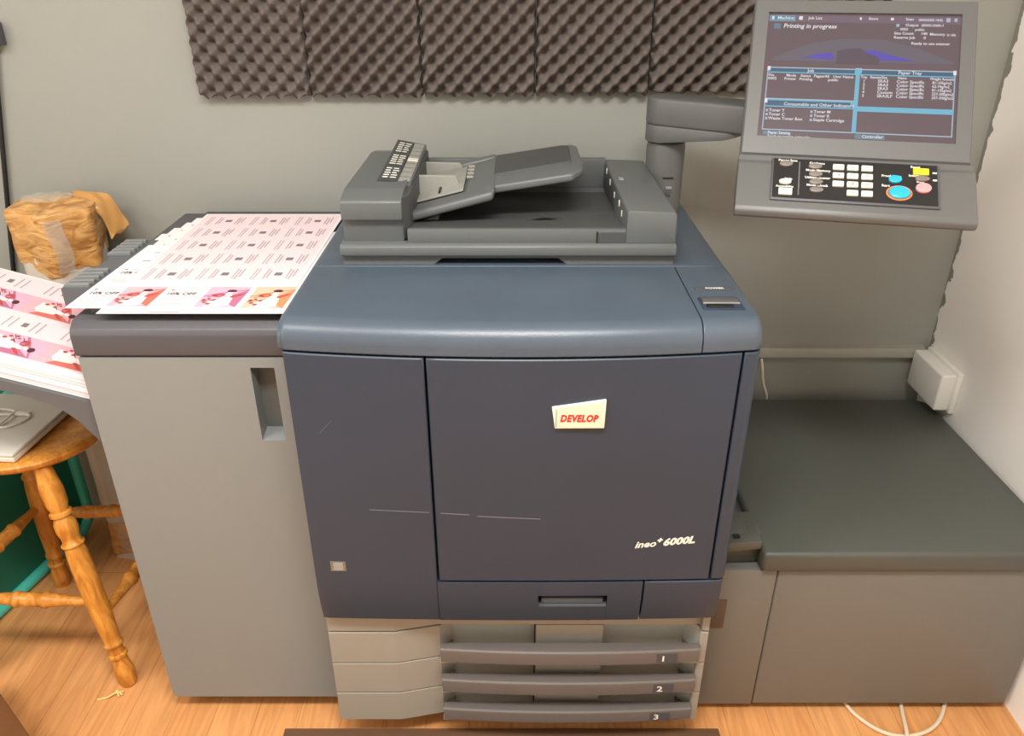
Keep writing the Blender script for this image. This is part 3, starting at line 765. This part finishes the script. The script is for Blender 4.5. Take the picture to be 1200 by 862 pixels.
# ------------------------------------------------------------------ printed sheets
class Sheet(MB):
    def __init__(s, F, w, l, th=.0003):
        super().__init__(); s.F = F; s.w, s.l = w, l; nu = 16
        s.slab(lambda u, v: F(u*w, v*l, 0), lambda u, v: F(u*w, v*l, -th), nu, 8, M['paper'])
    def q(s, u0, v0, u1, v1, m, d=.00025): s.faces([s.F(u0, v0, d), s.F(u1, v0, d), s.F(u1, v1, d), s.F(u0, v1, d)], [(0, 1, 2, 3)], m)
    def poly(s, pts, m, d=.0004): s.faces([s.F(u, v, d) for u, v in pts], [tuple(range(len(pts)))], m)
    def text(s, t_, u, v, h, m, rot=0., d=.0006, **k):
        c, sn = math.cos(rot), math.sin(rot)
        text_bm(t_, h, m, s, lambda p: Vector(s.F(u+p.x*c-p.y*sn, v+p.x*sn+p.y*c, d)), **k)
    def photo(s, u0, v0, w, h, kind, flip=False):
        bg, wd = {'r': ('ph_red', 'w_red'), 'p': ('ph_pink', 'w_pink'), 'o': ('ph_or', 'w_or')}[kind]
        def Q(pts, m, d):
            if flip: pts = [(t_, 1-s_) for s_, t_ in pts]
            s.poly([(u0+w*a, v0+h*b) for a, b in pts], M[m], d)
        def ell(cx, cy, rx, ry, m, d): Q([(cx+rx*math.cos(2*PI*i/12), cy+ry*math.sin(2*PI*i/12)) for i in range(12)], m, d)
        Q([(0, 0), (1, 0), (1, 1), (0, 1)], bg, .0003)
        Q([(.0, .55), (.30, .68), (.62, .80), (1, .90), (1, .86), (.60, .74), (.30, .60), (0, .50)], wd, .0005)
        Q([(.98, .0), (1, .88), (.70, .62), (.68, .40), (.80, .12)], wd, .00055)
        Q([(.20, .02), (.62, .0), (.80, .08), (.76, .42), (.66, .62), (.52, .60), (.44, .40), (.26, .25)], 'skin', .0007)
        Q([(.50, .62), (.64, .64), (.68, .78), (.56, .80)], 'skin', .0008)
        ell(.60, .80, .12, .07, 'hair', .0010); ell(.36, .58, .16, .09, 'blood', .0009); ell(.40, .56, .07, .05, wd, .0011)
        Q([(.66, .52), (.96, .70), (.92, .60), (.70, .44)], 'blood', .0009)
        for a, b, r_ in ((.16, .22, .05), (.28, .14, .06), (.10, .34, .05), (.34, .32, .05), (.20, .40, .04)): ell(a, b, r_, r_*.8, 'blood', .0009)
        for a, b in ((.05, .25), (.12, .45), (.25, .30)): Q([(a, b), (a+.2, b+.10), (a+.2, b+.115), (a, b+.02)], 'hair', .0009)
    def textcard(s, u0, v0, w, h):
        s.poly([(u0+w*.15+.004*math.cos(i*PI/5), v0+h*.84+.004*math.sin(i*PI/5)) for i in range(10)], M['inkgrey'])
        s.q(u0+w*.28, v0+h*.83, u0+w*.92, v0+h*.85, M['inkgrey'])
        s.text('10% OFF', u0+w*.08, v0+h*.58, h*.19, M['inkdark'], bold=.0004, sx=.86)
        s.q(u0+w*.08, v0+h*.50, u0+w*.95, v0+h*.52, M['inkgrey'])
        s.q(u0+w*.08, v0+h*.20, u0+w*.80, v0+h*.22, M['inkgrey']); s.q(u0+w*.12, v0+h*.14, u0+w*.7, v0+h*.16, M['inkgrey']); s.q(u0+w*.2, v0+h*.08, u0+w*.7, v0+h*.10, M['inkgrey'])
    def linecard(s, u0, v0, w, h, tint='pinkpale'):
        if tint: s.q(u0, v0, u0+w, v0+h, M[tint], .0002)
        g = M['inkpale']
        for a in (.10, .16): s.q(u0+w*a, v0+h*.12, u0+w*(a+.022), v0+h*.84, g, .0005)
        for a, b, c in ((.32, .18, .8), (.38, .22, .72), (.74, .2, .8), (.80, .15, .72), (.86, .3, .8)): s.q(u0+w*a, v0+h*b, u0+w*(a+.03), v0+h*c, g, .0005)
        s.q(u0+w*.50, v0+h*.38, u0+w*.64, v0+h*.56, M['inkmid'], .0006)
def flat(x0, y0, z, rot=0., curl=0., lift=0.):
    c, sn = math.cos(rot), math.sin(rot)
    def F(u, v, d):
        return (x0+u*c-v*sn, y0+u*sn+v*c, z+d+curl*max(0, .05-u)**2*40+lift*max(0, .06-v)**2*30)
    return F
G1 = 'sheets left on the finisher cabinet'
def lay(s, label, org, grp, name='printed_sheet'):
    o = s.build(name, smooth=40, recalc=False); origin_to(o, org); return tag(o, label, 'sheet of paper', grp)
# fanned lower sheets
z = .9655
fan = [(-.767, .150, 0, 'white sheet lowest in the fan, its back corner nearest the taped parcel'),
       (-.755, .190, 0, 'white sheet second from the bottom of the fan beside the pink printed sheet'),
       (-.741, .228, 0, 'white sheet in the middle of the fan, lying under the pink printed sheet'),
       (-.728, .262, .3, 'white sheet of the fan directly beneath the pink sheet of small cards')]
for i, (x, y, a, l) in enumerate(fan):
    s = Sheet(flat(x, y, z, math.radians(a)), .335, .40)
    for q in range(4): s.q(.008, .04+.1*q, .030, .046+.1*q, M['inkgrey']); s.q(.012, .05+.1*q, .026, .053+.1*q, M['inkdark'])
    lay(s, l, (x, y, z), G1); z += .0007
# front sheet B, under the picture sheet
s = Sheet(flat(-.704, .1055, z, 0.), .322, .45)
s.q(.02, .006, .06, .009, M['inkgrey']); s.q(.085, .005, .14, .008, M['inkgrey']); s.q(.19, .004, .23, .006, M['inkgrey'])
lay(s, 'white sheet whose front edge sticks out under the picture card sheet', (-.704, .1055, z), G1); z += .0008
# picture sheet C, skewed, reaching out over the exit guide
s = Sheet(flat(-.768, .128, z, math.radians(-1.4)), .385, .335)
pv = .010
s.textcard(.004, pv, .060, .090); s.photo(.066, pv, .073, .090, 'r'); s.textcard(.143, pv, .072, .090); s.photo(.219, pv, .073, .090, 'p'); s.photo(.302, pv-.003, .073, .096, 'o')
for u_ in (.137, .289): s.poly([(u_, pv+.094), (u_+.003, pv+.102), (u_+.005, pv+.094)], M['inkdark'])
s.textcard(.012, .115, .058, .088); s.q(.075, .13, .34, .19, M['pinkpale']); s.q(.03, .235, .085, .24, M['inkgrey']); s.q(.045, .26, .075, .27, M['inkmid'])
s.q(.032, .285, .07, .289, M['inkgrey'])
lay(s, 'front sheet with red, pink and orange picture cards, reaching over the ribbed exit guide', (-.768, .128, z), G1); z += .0012
# back pink sheet A
s = Sheet(flat(-.714, .222, z, 0.), .322, .463)
s.q(.006, .022, .316, .455, M['pinkpale'], .00015)
for i in range(3):
    for j in range(5): s.linecard(.012+.101*i, .026+.085*j, .101, .085, None)
lay(s, 'pale pink sheet of small text cards in five rows, against the back of the cabinet', (-.714, .222, z), G1)

# exit tray stack
ang = math.atan(.305); ca, sa = math.cos(ang), math.sin(ang)
TX, TY = -.7565, .125
def trayF(dx, dy, h, rot=0.):
    def F(u, v, d):
        uu = dx+u*math.cos(rot)-v*math.sin(rot); vv = dy+u*math.sin(rot)+v*math.cos(rot)
        x = TX-(.45-uu)*ca-(h+d)*0; zz = tray_top(TX)+(.45-uu)*sa+(h+d)/ca
        return (x, TY+vv, zz+.001)
    return F
stk = MB(); rnd = random.Random(5); H = .0
k = 0
while H < .036:
    th = rnd.choice((.0012, .0016, .0022, .003)); off = rnd.uniform(-.0015, .0015) + (.002 if 12 < k < 15 else 0)
    F = trayF(off, rnd.uniform(-.0015, .0015), H)
    stk.slab(lambda u, v: F(u*.45, v*.32, th-.0003), lambda u, v: F(u*.45, v*.32, 0), 1, 1, M['paperedge'] if k % 3 else M['paper']); H += th; k += 1
o = stk.build('paper_stack', smooth=0); origin_to(o, (-.97, .285, .83)); tag(o, 'thick stack of printed pink and white sheets lying in the sloping exit tray', 'paper stack', kind='stuff')
for i in range(3):
    s = Sheet(trayF(rnd.uniform(-.004, .002), (-.004, .003, 0)[i], H+.0006+.0012*i, math.radians((.7, -.5, .2)[i])), .45, .32)
    if i == 2:
        s.q(.004, .012, .446, .316, M['pinkpale'], .00015)
        for r_ in range(2):
            v0 = .018+.152*r_
            s.q(.004, v0, .446, v0+.072, M['ph_red'], .0002)
            for c_ in range(4): s.photo(.016+.108*c_+.02, v0+.001, .088, .070, 'r' if (c_+r_) % 2 else 'p', flip=True)
            for c_ in range(4):
                u0 = .02+.108*c_; vv = v0+.078
                for a in (.0, .012, .05, .062): s.q(u0+a, vv+.010, u0+a+.003, vv+.052, M['inkpale'], .0005)
                s.q(u0+.030, vv+.022, u0+.040, vv+.038, M['inkmid'], .0005)
        lab_ = 'topmost sheet in the exit tray, printed with two rows of pink picture cards'
    else: lab_ = ('white sheet under the two uppermost sheets of the exit tray stack', 'white sheet just beneath the topmost picture sheet of the exit tray stack')[i]
    lay(s, lab_, (-.97, .285, .86), 'sheets on top of the exit tray stack')

# ------------------------------------------------------------------ RIGHT UNIT
RU = thing('paper_feed_unit', (.78, .4, 0), 'low grey feed cabinet with a wide charcoal lid beside the white wall', 'cabinet')
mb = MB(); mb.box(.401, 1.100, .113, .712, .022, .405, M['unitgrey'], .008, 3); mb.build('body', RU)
mb = MB(); mb.box(.42, 1.08, .16, .69, 0, .03, M['black'], .003); mb.build('plinth', RU)
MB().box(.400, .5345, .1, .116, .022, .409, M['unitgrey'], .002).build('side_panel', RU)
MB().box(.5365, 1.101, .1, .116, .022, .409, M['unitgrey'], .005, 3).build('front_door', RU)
ldm = MB()
pln = [(.497, .089), (1.107, .089), (1.108, .12), (1.108, .665), (1.10, .70), (1.075, .716), (.497, .716)]
ldm.prism(pln, 'z', .413, .463, M['lid'], .009, 3, T=lambda v: Vector((v.x, v.y, v.z-(max(0, (.16-v.y))*.05 if v.z > .44 else 0)-(v.y-.16)*.012*(1 if v.z > .44 else 0))))
ldm.build('lid', RU)
br = MB(); br.box(.405, .502, .13, .70, .405, .440, M['dark'], .004); br.prism([(.418, .470), (.428, .478), (.494, .484), (.494, .463), (.420, .455)], 'y', .10, .17, M['lid'], .004)
br.prism([(.405, .405), (.405, .47), (.43, .482), (.50, .482), (.50, .41)], 'y', .125, .20, M['lid'], .006)
br.box(.440, .452, .112, .122, .4825, .4845, M['black']); br.build('hinge_bracket', RU)
cb = MB(); cb.box(.404, .4425, .0965, .102, .255, .332, M['connector'], .002); cb.build('connector_plate', RU)

# ------------------------------------------------------------------ wall box, hanging wire, cords
WB = thing('junction_box', (1.11, .66, .47), 'scuffed white electrical box on the white wall, above the charcoal lid', 'electrical box')
m_ = MB(); m_.box(1.103, 1.1165, .598, .762, .478, .590, M['white'], .003); m_.build('back_plate', WB)
m_ = MB(); m_.box(1.066, 1.104, .603, .757, .484, .584, M['white'], .006, 3); m_.build('cover', WB)
w = MB(); w.tube(smooth_path([(.664, .755, .556), (.668, .745, .53), (.675, .742, .49), (.690, .742, .45), (.690, .745, .42)]), .0035, M['cream'], 8)
o = w.build('wire_end'); origin_to(o, (.664, .755, .556)); tag(o, 'short cream wire end hanging below the wall trunking', 'wire')
w = MB(); w.tube(smooth_path([(.750, .150, .006), (.752, .125, .006), (.765, .085, .006), (.80, .045, .006), (.845, .030, .006), (.90, .040, .006), (.945, .070, .006), (.985, .125, .006), (.988, .150, .006)]), .0042, M['cream'], 8)
o = w.build('power_cord'); origin_to(o, (.85, .1, 0)); tag(o, 'cream cord looping out on the floor from under the low feed cabinet', 'cord')
w = MB(); w.tube(smooth_path([(.886, .150, .006), (.882, .125, .006), (.868, .08, .010), (.855, .035, .0155), (.845, .0, .008), (.84, -.08, .006)]), .0042, M['cream'], 8)
o = w.build('power_cord'); origin_to(o, (.87, .05, 0)); tag(o, 'straight cream cord crossing the looped cord under the low feed cabinet', 'cord')

# black cable on the wall at far left
w = MB(); w.tube(smooth_path([(-1.283, .772, .70), (-1.266, .772, .80), (-1.228, .771, .98), (-1.191, .771, 1.16), (-1.168, .771, 1.27), (-1.152, .771, 1.335)]), .0055, M['black'], 8)
o = w.build('wall_cable'); origin_to(o, (-1.2, .77, .72)); tag(o, 'thin black cable slanting down the grey wall behind the taped parcel', 'cable')
w = MB(); w.box(-1.185, -1.128, .750, .779, 1.33, 1.378, M['dark'], .003)
o = w.build('wall_bracket', smooth=30); origin_to(o, (-1.155, .779, 1.35)); tag(o, 'dark grey block fixed on the wall above the black cable', 'bracket')

# ------------------------------------------------------------------ taped parcel
PA = thing('wrapped_parcel', (-1.04, .665, 0), 'tall round parcel wound in brown tape and clear plastic, against the grey wall', 'parcel')
pc = Vector((-1.06, .668))
rnd = random.Random(9)
ph = [rnd.random()*6 for _ in range(6)]
def prad(a, z):
    hexa = 1/ max(abs(math.cos(((a+.3) % (PI/3))-PI/6)), .1)*.93
    return hexa*(1+.02*math.sin(3*a+ph[0]+z*30)+.015*math.sin(5*a-z*50+ph[1]))
def pring(a, z, k=1.): r_ = prad(a, z)*k*(.80+.20*min(1, max(0, (z-.55)/.45))); return (pc.x+.100*r_*math.cos(a), pc.y+.095*r_*math.sin(a), z)
NA = 48
def body(z0, z1, k, m, nz):
    mbx = MB()
    mbx.grid(lambda u, v: pring(2*PI*u, z0+(z1-z0)*v, k(v) if callable(k) else k), NA, nz, m)
    return mbx
b1_ = body(.0, .93, .955, M['parcel'], 10); b1_.faces([pring(2*PI*i/NA, 0, .955) for i in range(NA)], [tuple(range(NA))], M['white'])
b1_.build('parcel_body', PA, smooth=60)
def tz(a): return .868+.014*math.sin(2*a+1.)+.008*math.sin(5*a)+.003*math.sin(17*a)
tp = MB()
tp.grid(lambda u, v: pring(2*PI*u, tz(2*PI*u)+(1.0-tz(2*PI*u))*v, (.985+.025*math.sin(v*PI)+.008*math.sin(9*2*PI*u+v*14))*(1 if v < .97 else .97)), 72, 14, M['tape'])
tp.grid(lambda u, v: (lambda q: (pc.x+(q[0]-pc.x)*(1-v), pc.y+(q[1]-pc.y)*(1-v), 1.0+.006*math.sin(v*PI)+.004*math.sin(5*2*PI*u)*v*(1-v)*4))(pring(2*PI*u, 1.0, .965)), 72, 6, M['tape'])
tpo = tp.build('brown_tape', PA, smooth=60); tpo['label'] = 'wrinkled brown packing tape'
tb = MB(); tb.grid(lambda u, v: pring(2*PI*u, .015+.11*v+.01*math.sin(2*PI*u*3), .985), 48, 4, M['tape']); tb.build('brown_tape', PA, smooth=60)['label'] = 'band of brown tape round the foot of the parcel'
wr = MB()
wr.grid(lambda u, v: (pc.x-.012+.056*v*math.cos(2*PI*u), pc.y+.005+.048*v*math.sin(2*PI*u), 1.017+.0015*math.sin(9*u*2*PI)*v-.003*v), 32, 3, M['plastic'])
wr.grid(lambda u, v: (lambda q: (q[0], q[1], q[2]))(pring(-1.30+.36*u+.05*math.sin(v*5), .86+.125*v, 1.03+.01*math.sin(u*14+v*20))), 10, 12, M['plastic'])
wr.grid(lambda u, v: (lambda q: (q[0], q[1], q[2]))(pring(-2.0+2.6*u, .03+.80*v, .99+.025*math.sin(u*15+v*9))), 30, 12, M['plastic'])
wr.build('clear_wrap', PA, smooth=60)
fp = MB()
def flap(u, v):
    p = [(-1.03, .70, 1.010), (-.985, .70, 1.010), (-.960, .70, .998), (-.945, .70, .970), (-.935, .698, .945), (-.930, .696, .925)]
    t_ = v*(len(p)-1); i = min(int(t_), len(p)-2); f = t_-i
    a, b2 = Vector(p[i]), Vector(p[i+1]); q = a.lerp(b2, f); return (q.x+.022*(u-.5)*math.sin(v*1.2), q.y+.05*(u-.5), q.z+.004*math.sin(u*9+v*12)+.012*(u-.5))
fp.slab(flap, lambda u, v: tuple(Vector(flap(u, v))+Vector((-.004, 0, -.004))), 6, 16, M['tape2'])
fpo = fp.build('tape_flap', PA, smooth=60); fpo['label'] = 'loose end of brown tape standing off the parcel'

# ------------------------------------------------------------------ stool
SC = Vector((-1.06, .365, 0)); SZ = .588
ST = thing('wooden_stool', (SC.x, SC.y, 0), 'round varnished wooden stool with turned legs, beside the grey cabinet', 'stool')
prof = [(0, SZ-.030), (.12, SZ-.032), (.150, SZ-.028), (.163, SZ-.017), (.164, SZ-.008), (.156, SZ-.001), (.135, SZ-.001), (.09, SZ-.004), (0, SZ-.005)]
se = MB(); nA = 48; vs = []; fs = []
for (r_, z_) in prof:
    for i in range(nA): vs.append((SC.x+max(r_, .0005)*math.cos(2*PI*i/nA), SC.y+max(r_, .0005)*math.sin(2*PI*i/nA), z_))
for j in range(len(prof)-1):
    for i in range(nA): fs.append((j*nA+i, j*nA+(i+1) % nA, (j+1)*nA+(i+1) % nA, (j+1)*nA+i))
se.faces(vs, fs, M['wood']); se.build('seat', ST, smooth=50)
legs = {}
LP = [(0, .0165), (.03, .019), (.06, .021), (.10, .0175), (.135, .015), (.14, .020), (.15, .020), (.155, .015), (.165, .0155), (.19, .0155), (.195, .020), (.205, .020), (.21, .0165), (.24, .018), (.34, .021), (.52, .0225), (.62, .0215),
      (.66, .019), (.665, .023), (.672, .023), (.678, .018), (.70, .018), (.73, .022), (.76, .0215), (.79, .016), (.795, .0215), (.808, .0215), (.813, .0165), (.84, .021), (.90, .0225), (.95, .019), (1.0, .0165)]
for nm, fx, fy, tx, ty in (('fr', -.894, .178, -.985, .252), ('fl', -1.255, .185, -1.185, .272), ('br', -.868, .545, -.957, .452), ('bl', -1.215, .505, -1.163, .468)):
    bot = Vector((fx, fy, 0)); top = Vector((tx, ty, SZ-.030))
    legs[nm] = (bot, top)
    l = MB(); l.tube([bot.lerp(top, t_) for t_, r_ in LP], [r_*1.05 for t_, r_ in LP], M['wood'], 20); l.build('leg', ST, smooth=60)
def stretch(a, b2, ta, tb):
    p = legs[a][0].lerp(legs[a][1], ta); q = legs[b2][0].lerp(legs[b2][1], tb)
    pr = [(0, .009), (.18, .0105), (.30, .014), (.36, .0155), (.375, .0185), (.40, .0185), (.415, .0155), (.5, .0165), (.585, .0155), (.60, .0185), (.625, .0185), (.64, .0155), (.70, .014), (.82, .0105), (1, .009)]
    l = MB(); l.tube([p.lerp(q, t_) for t_, r_ in pr], [r_ for t_, r_ in pr], M['wood'], 14); l.build('stretcher', ST, smooth=60)
stretch('fr', 'fl', .40, .40); stretch('fr', 'br', .33, .33); stretch('bl', 'br', .45, .45); stretch('fl', 'bl', .5, .5)

LPT = thing('laptop', (-1.12, .33, SZ), 'closed silver laptop lying on the wooden stool', 'laptop')
TL = Matrix.Rotation(math.radians(-4), 3, 'Z'); lo = Vector((-1.152, .365, 0))
def LT(v): return lo+TL @ Vector(v)
m_ = MB(); m_.box(-.155, .150, -.138, .105, SZ+.001, SZ+.013, M['silver'], .003, 2, T=LT); m_.build('base', LPT)
m_ = MB(); m_.box(-.155, .150, -.138, .105, SZ+.014, SZ+.021, M['silver'], .003, 2, T=LT); m_.build('lid', LPT)
w = MB()
lz = SZ+.0245
w.tube(smooth_path([(-1.22, .36, lz), (-1.13, .37, lz), (-1.075, .372, lz), (-1.055, .362, lz), (-1.065, .335, lz), (-1.085, .318, lz), (-1.10, .325, lz), (-1.095, .355, lz+.004), (-1.10, .385, lz), (-1.14, .39, lz), (-1.16, .34, lz), (-1.11, .305, lz), (-1.09, .30, lz)]), .0028, M['white'], 8)
w.box(-1.092, -1.06, .368, .380, lz-.003, lz+.004, M['white'], .002)
o = w.build('charging_cable'); origin_to(o, (-1.1, .35, lz)); tag(o, 'coiled thin white cable lying on the silver laptop', 'cable')

# ------------------------------------------------------------------ teal framed panel
TF = thing('panel_cart', (-1.31, .56, 0), 'deep green panel in a bent turquoise tube frame, behind the wooden stool', 'cart')
def rrect(y0, y1, z0, z1, r_, n=6):
    pts = []
    for (cy, cz, a0) in ((y1-r_, z0+r_, -PI/2), (y1-r_, z1-r_, 0), (y0+r_, z1-r_, PI/2), (y0+r_, z0+r_, PI)):
        for i in range(n+1): a = a0+PI/2*i/n; pts.append((cy+r_*math.cos(a), cz+r_*math.sin(a)))
    return pts
def CQ(v): return Vector((-1.245, .745, 0))+Matrix.Rotation(math.radians(-11), 3, 'Z') @ Vector(v)
def loop(x): 
    p_ = [CQ((x, y_, z_)) for y_, z_ in rrect(-.62, 0, .017, .52, .06)]; return p_+p_[:2]
for x in (0, -.40):
    m_ = MB(); m_.tube(loop(x), .0155, M['teal'], 14, caps=False); m_.build('tube_frame', TF, smooth=60)
m_ = MB(); m_.prism(rrect(-.607, -.013, .03, .508, .05), 'x', -.018, -.004, M['green'], .002, 1, T=CQ); m_.build('panel', TF, smooth=30)
m_ = MB(); m_.box(-.40, -.003, -.60, -.02, .50, .515, M['green'], .003, T=CQ); m_.build('shelf', TF, smooth=30)

# ------------------------------------------------------------------ small things on the floor
w = MB()
for p in ([(-.945, .128, .002), (-.925, .132, .004), (-.908, .142, .008), (-.895, .150, .003)], [(-.915, .150, .003), (-.905, .145, .010), (-.893, .140, .004)], [(-.902, .152, .003), (-.905, .145, .012), (-.898, .134, .005)]):
    w.tube(smooth_path(p, 4), .0022, M['string'], 6)
o = w.build('string_scrap'); origin_to(o, (-.91, .14, 0)); tag(o, 'scrap of straw coloured string lying at the foot of the stool leg', 'string')
w = MB(); w.box(-.497, .452, -.30, .050, 0, .006, M['mat'], .002)
o = w.build('floor_mat', smooth=30); origin_to(o, (0, -.17, 0)); tag(o, 'dark brown mat on the floor in front of the paper drawers', 'mat')
BX = thing('wooden_box', (-1.16, -.17, 0), 'dark brown wooden box whose corner shows on the floor at lower left', 'box')
def BT(v): return Vector((-1.165, -.115, 0))+Matrix.Rotation(math.radians(-41), 3, 'Z') @ Vector(v)
m_ = MB(); m_.box(-.17, .17, -.17, .17, 0, .10, M['brownwood'], .004, T=BT); m_.build('body', BX)
m_ = MB(); m_.box(-.175, .175, -.175, .175, .101, .118, M['brownwood'], .004, T=BT); m_.build('lid', BX)

# ------------------------------------------------------------------ light
def area(name, loc, rot, sx_, sy_, e, col):
    l = bpy.data.lights.new(name, 'AREA'); l.shape = 'RECTANGLE'; l.size = sx_; l.size_y = sy_; l.energy = e; l.color = col
    o = bpy.data.objects.new(name, l); o.location = loc; o.rotation_euler = rot; COL.objects.link(o); return o
area('overhead_light', (0, -.9, 2.5), (0, 0, 0), .9, .35, 52, (1, .98, .945))
area('overhead_light', (-1.4, -.9, 2.5), (0, 0, 0), 1.0, .5, 28, (1, .98, .95))  # second overhead source, added to keep the left side bright
area('side_fill', (-2.2, -1.0, 1.8), (0, math.radians(-75), math.radians(16)), .9, 1.0, 12, (1, .985, .97))  # added fill from the left, brightens the left side and white wall
w = bpy.data.worlds.new('world'); w.use_nodes = True; w.node_tree.nodes['Background'].inputs[0].default_value = (.9, .92, 1, 1); w.node_tree.nodes['Background'].inputs[1].default_value = .15
S.world = w
S.view_settings.view_transform = 'Standard'; S.view_settings.look = 'None'; S.view_settings.gamma = 1; S.view_settings.use_curve_mapping = False
S.view_settings.exposure = 0
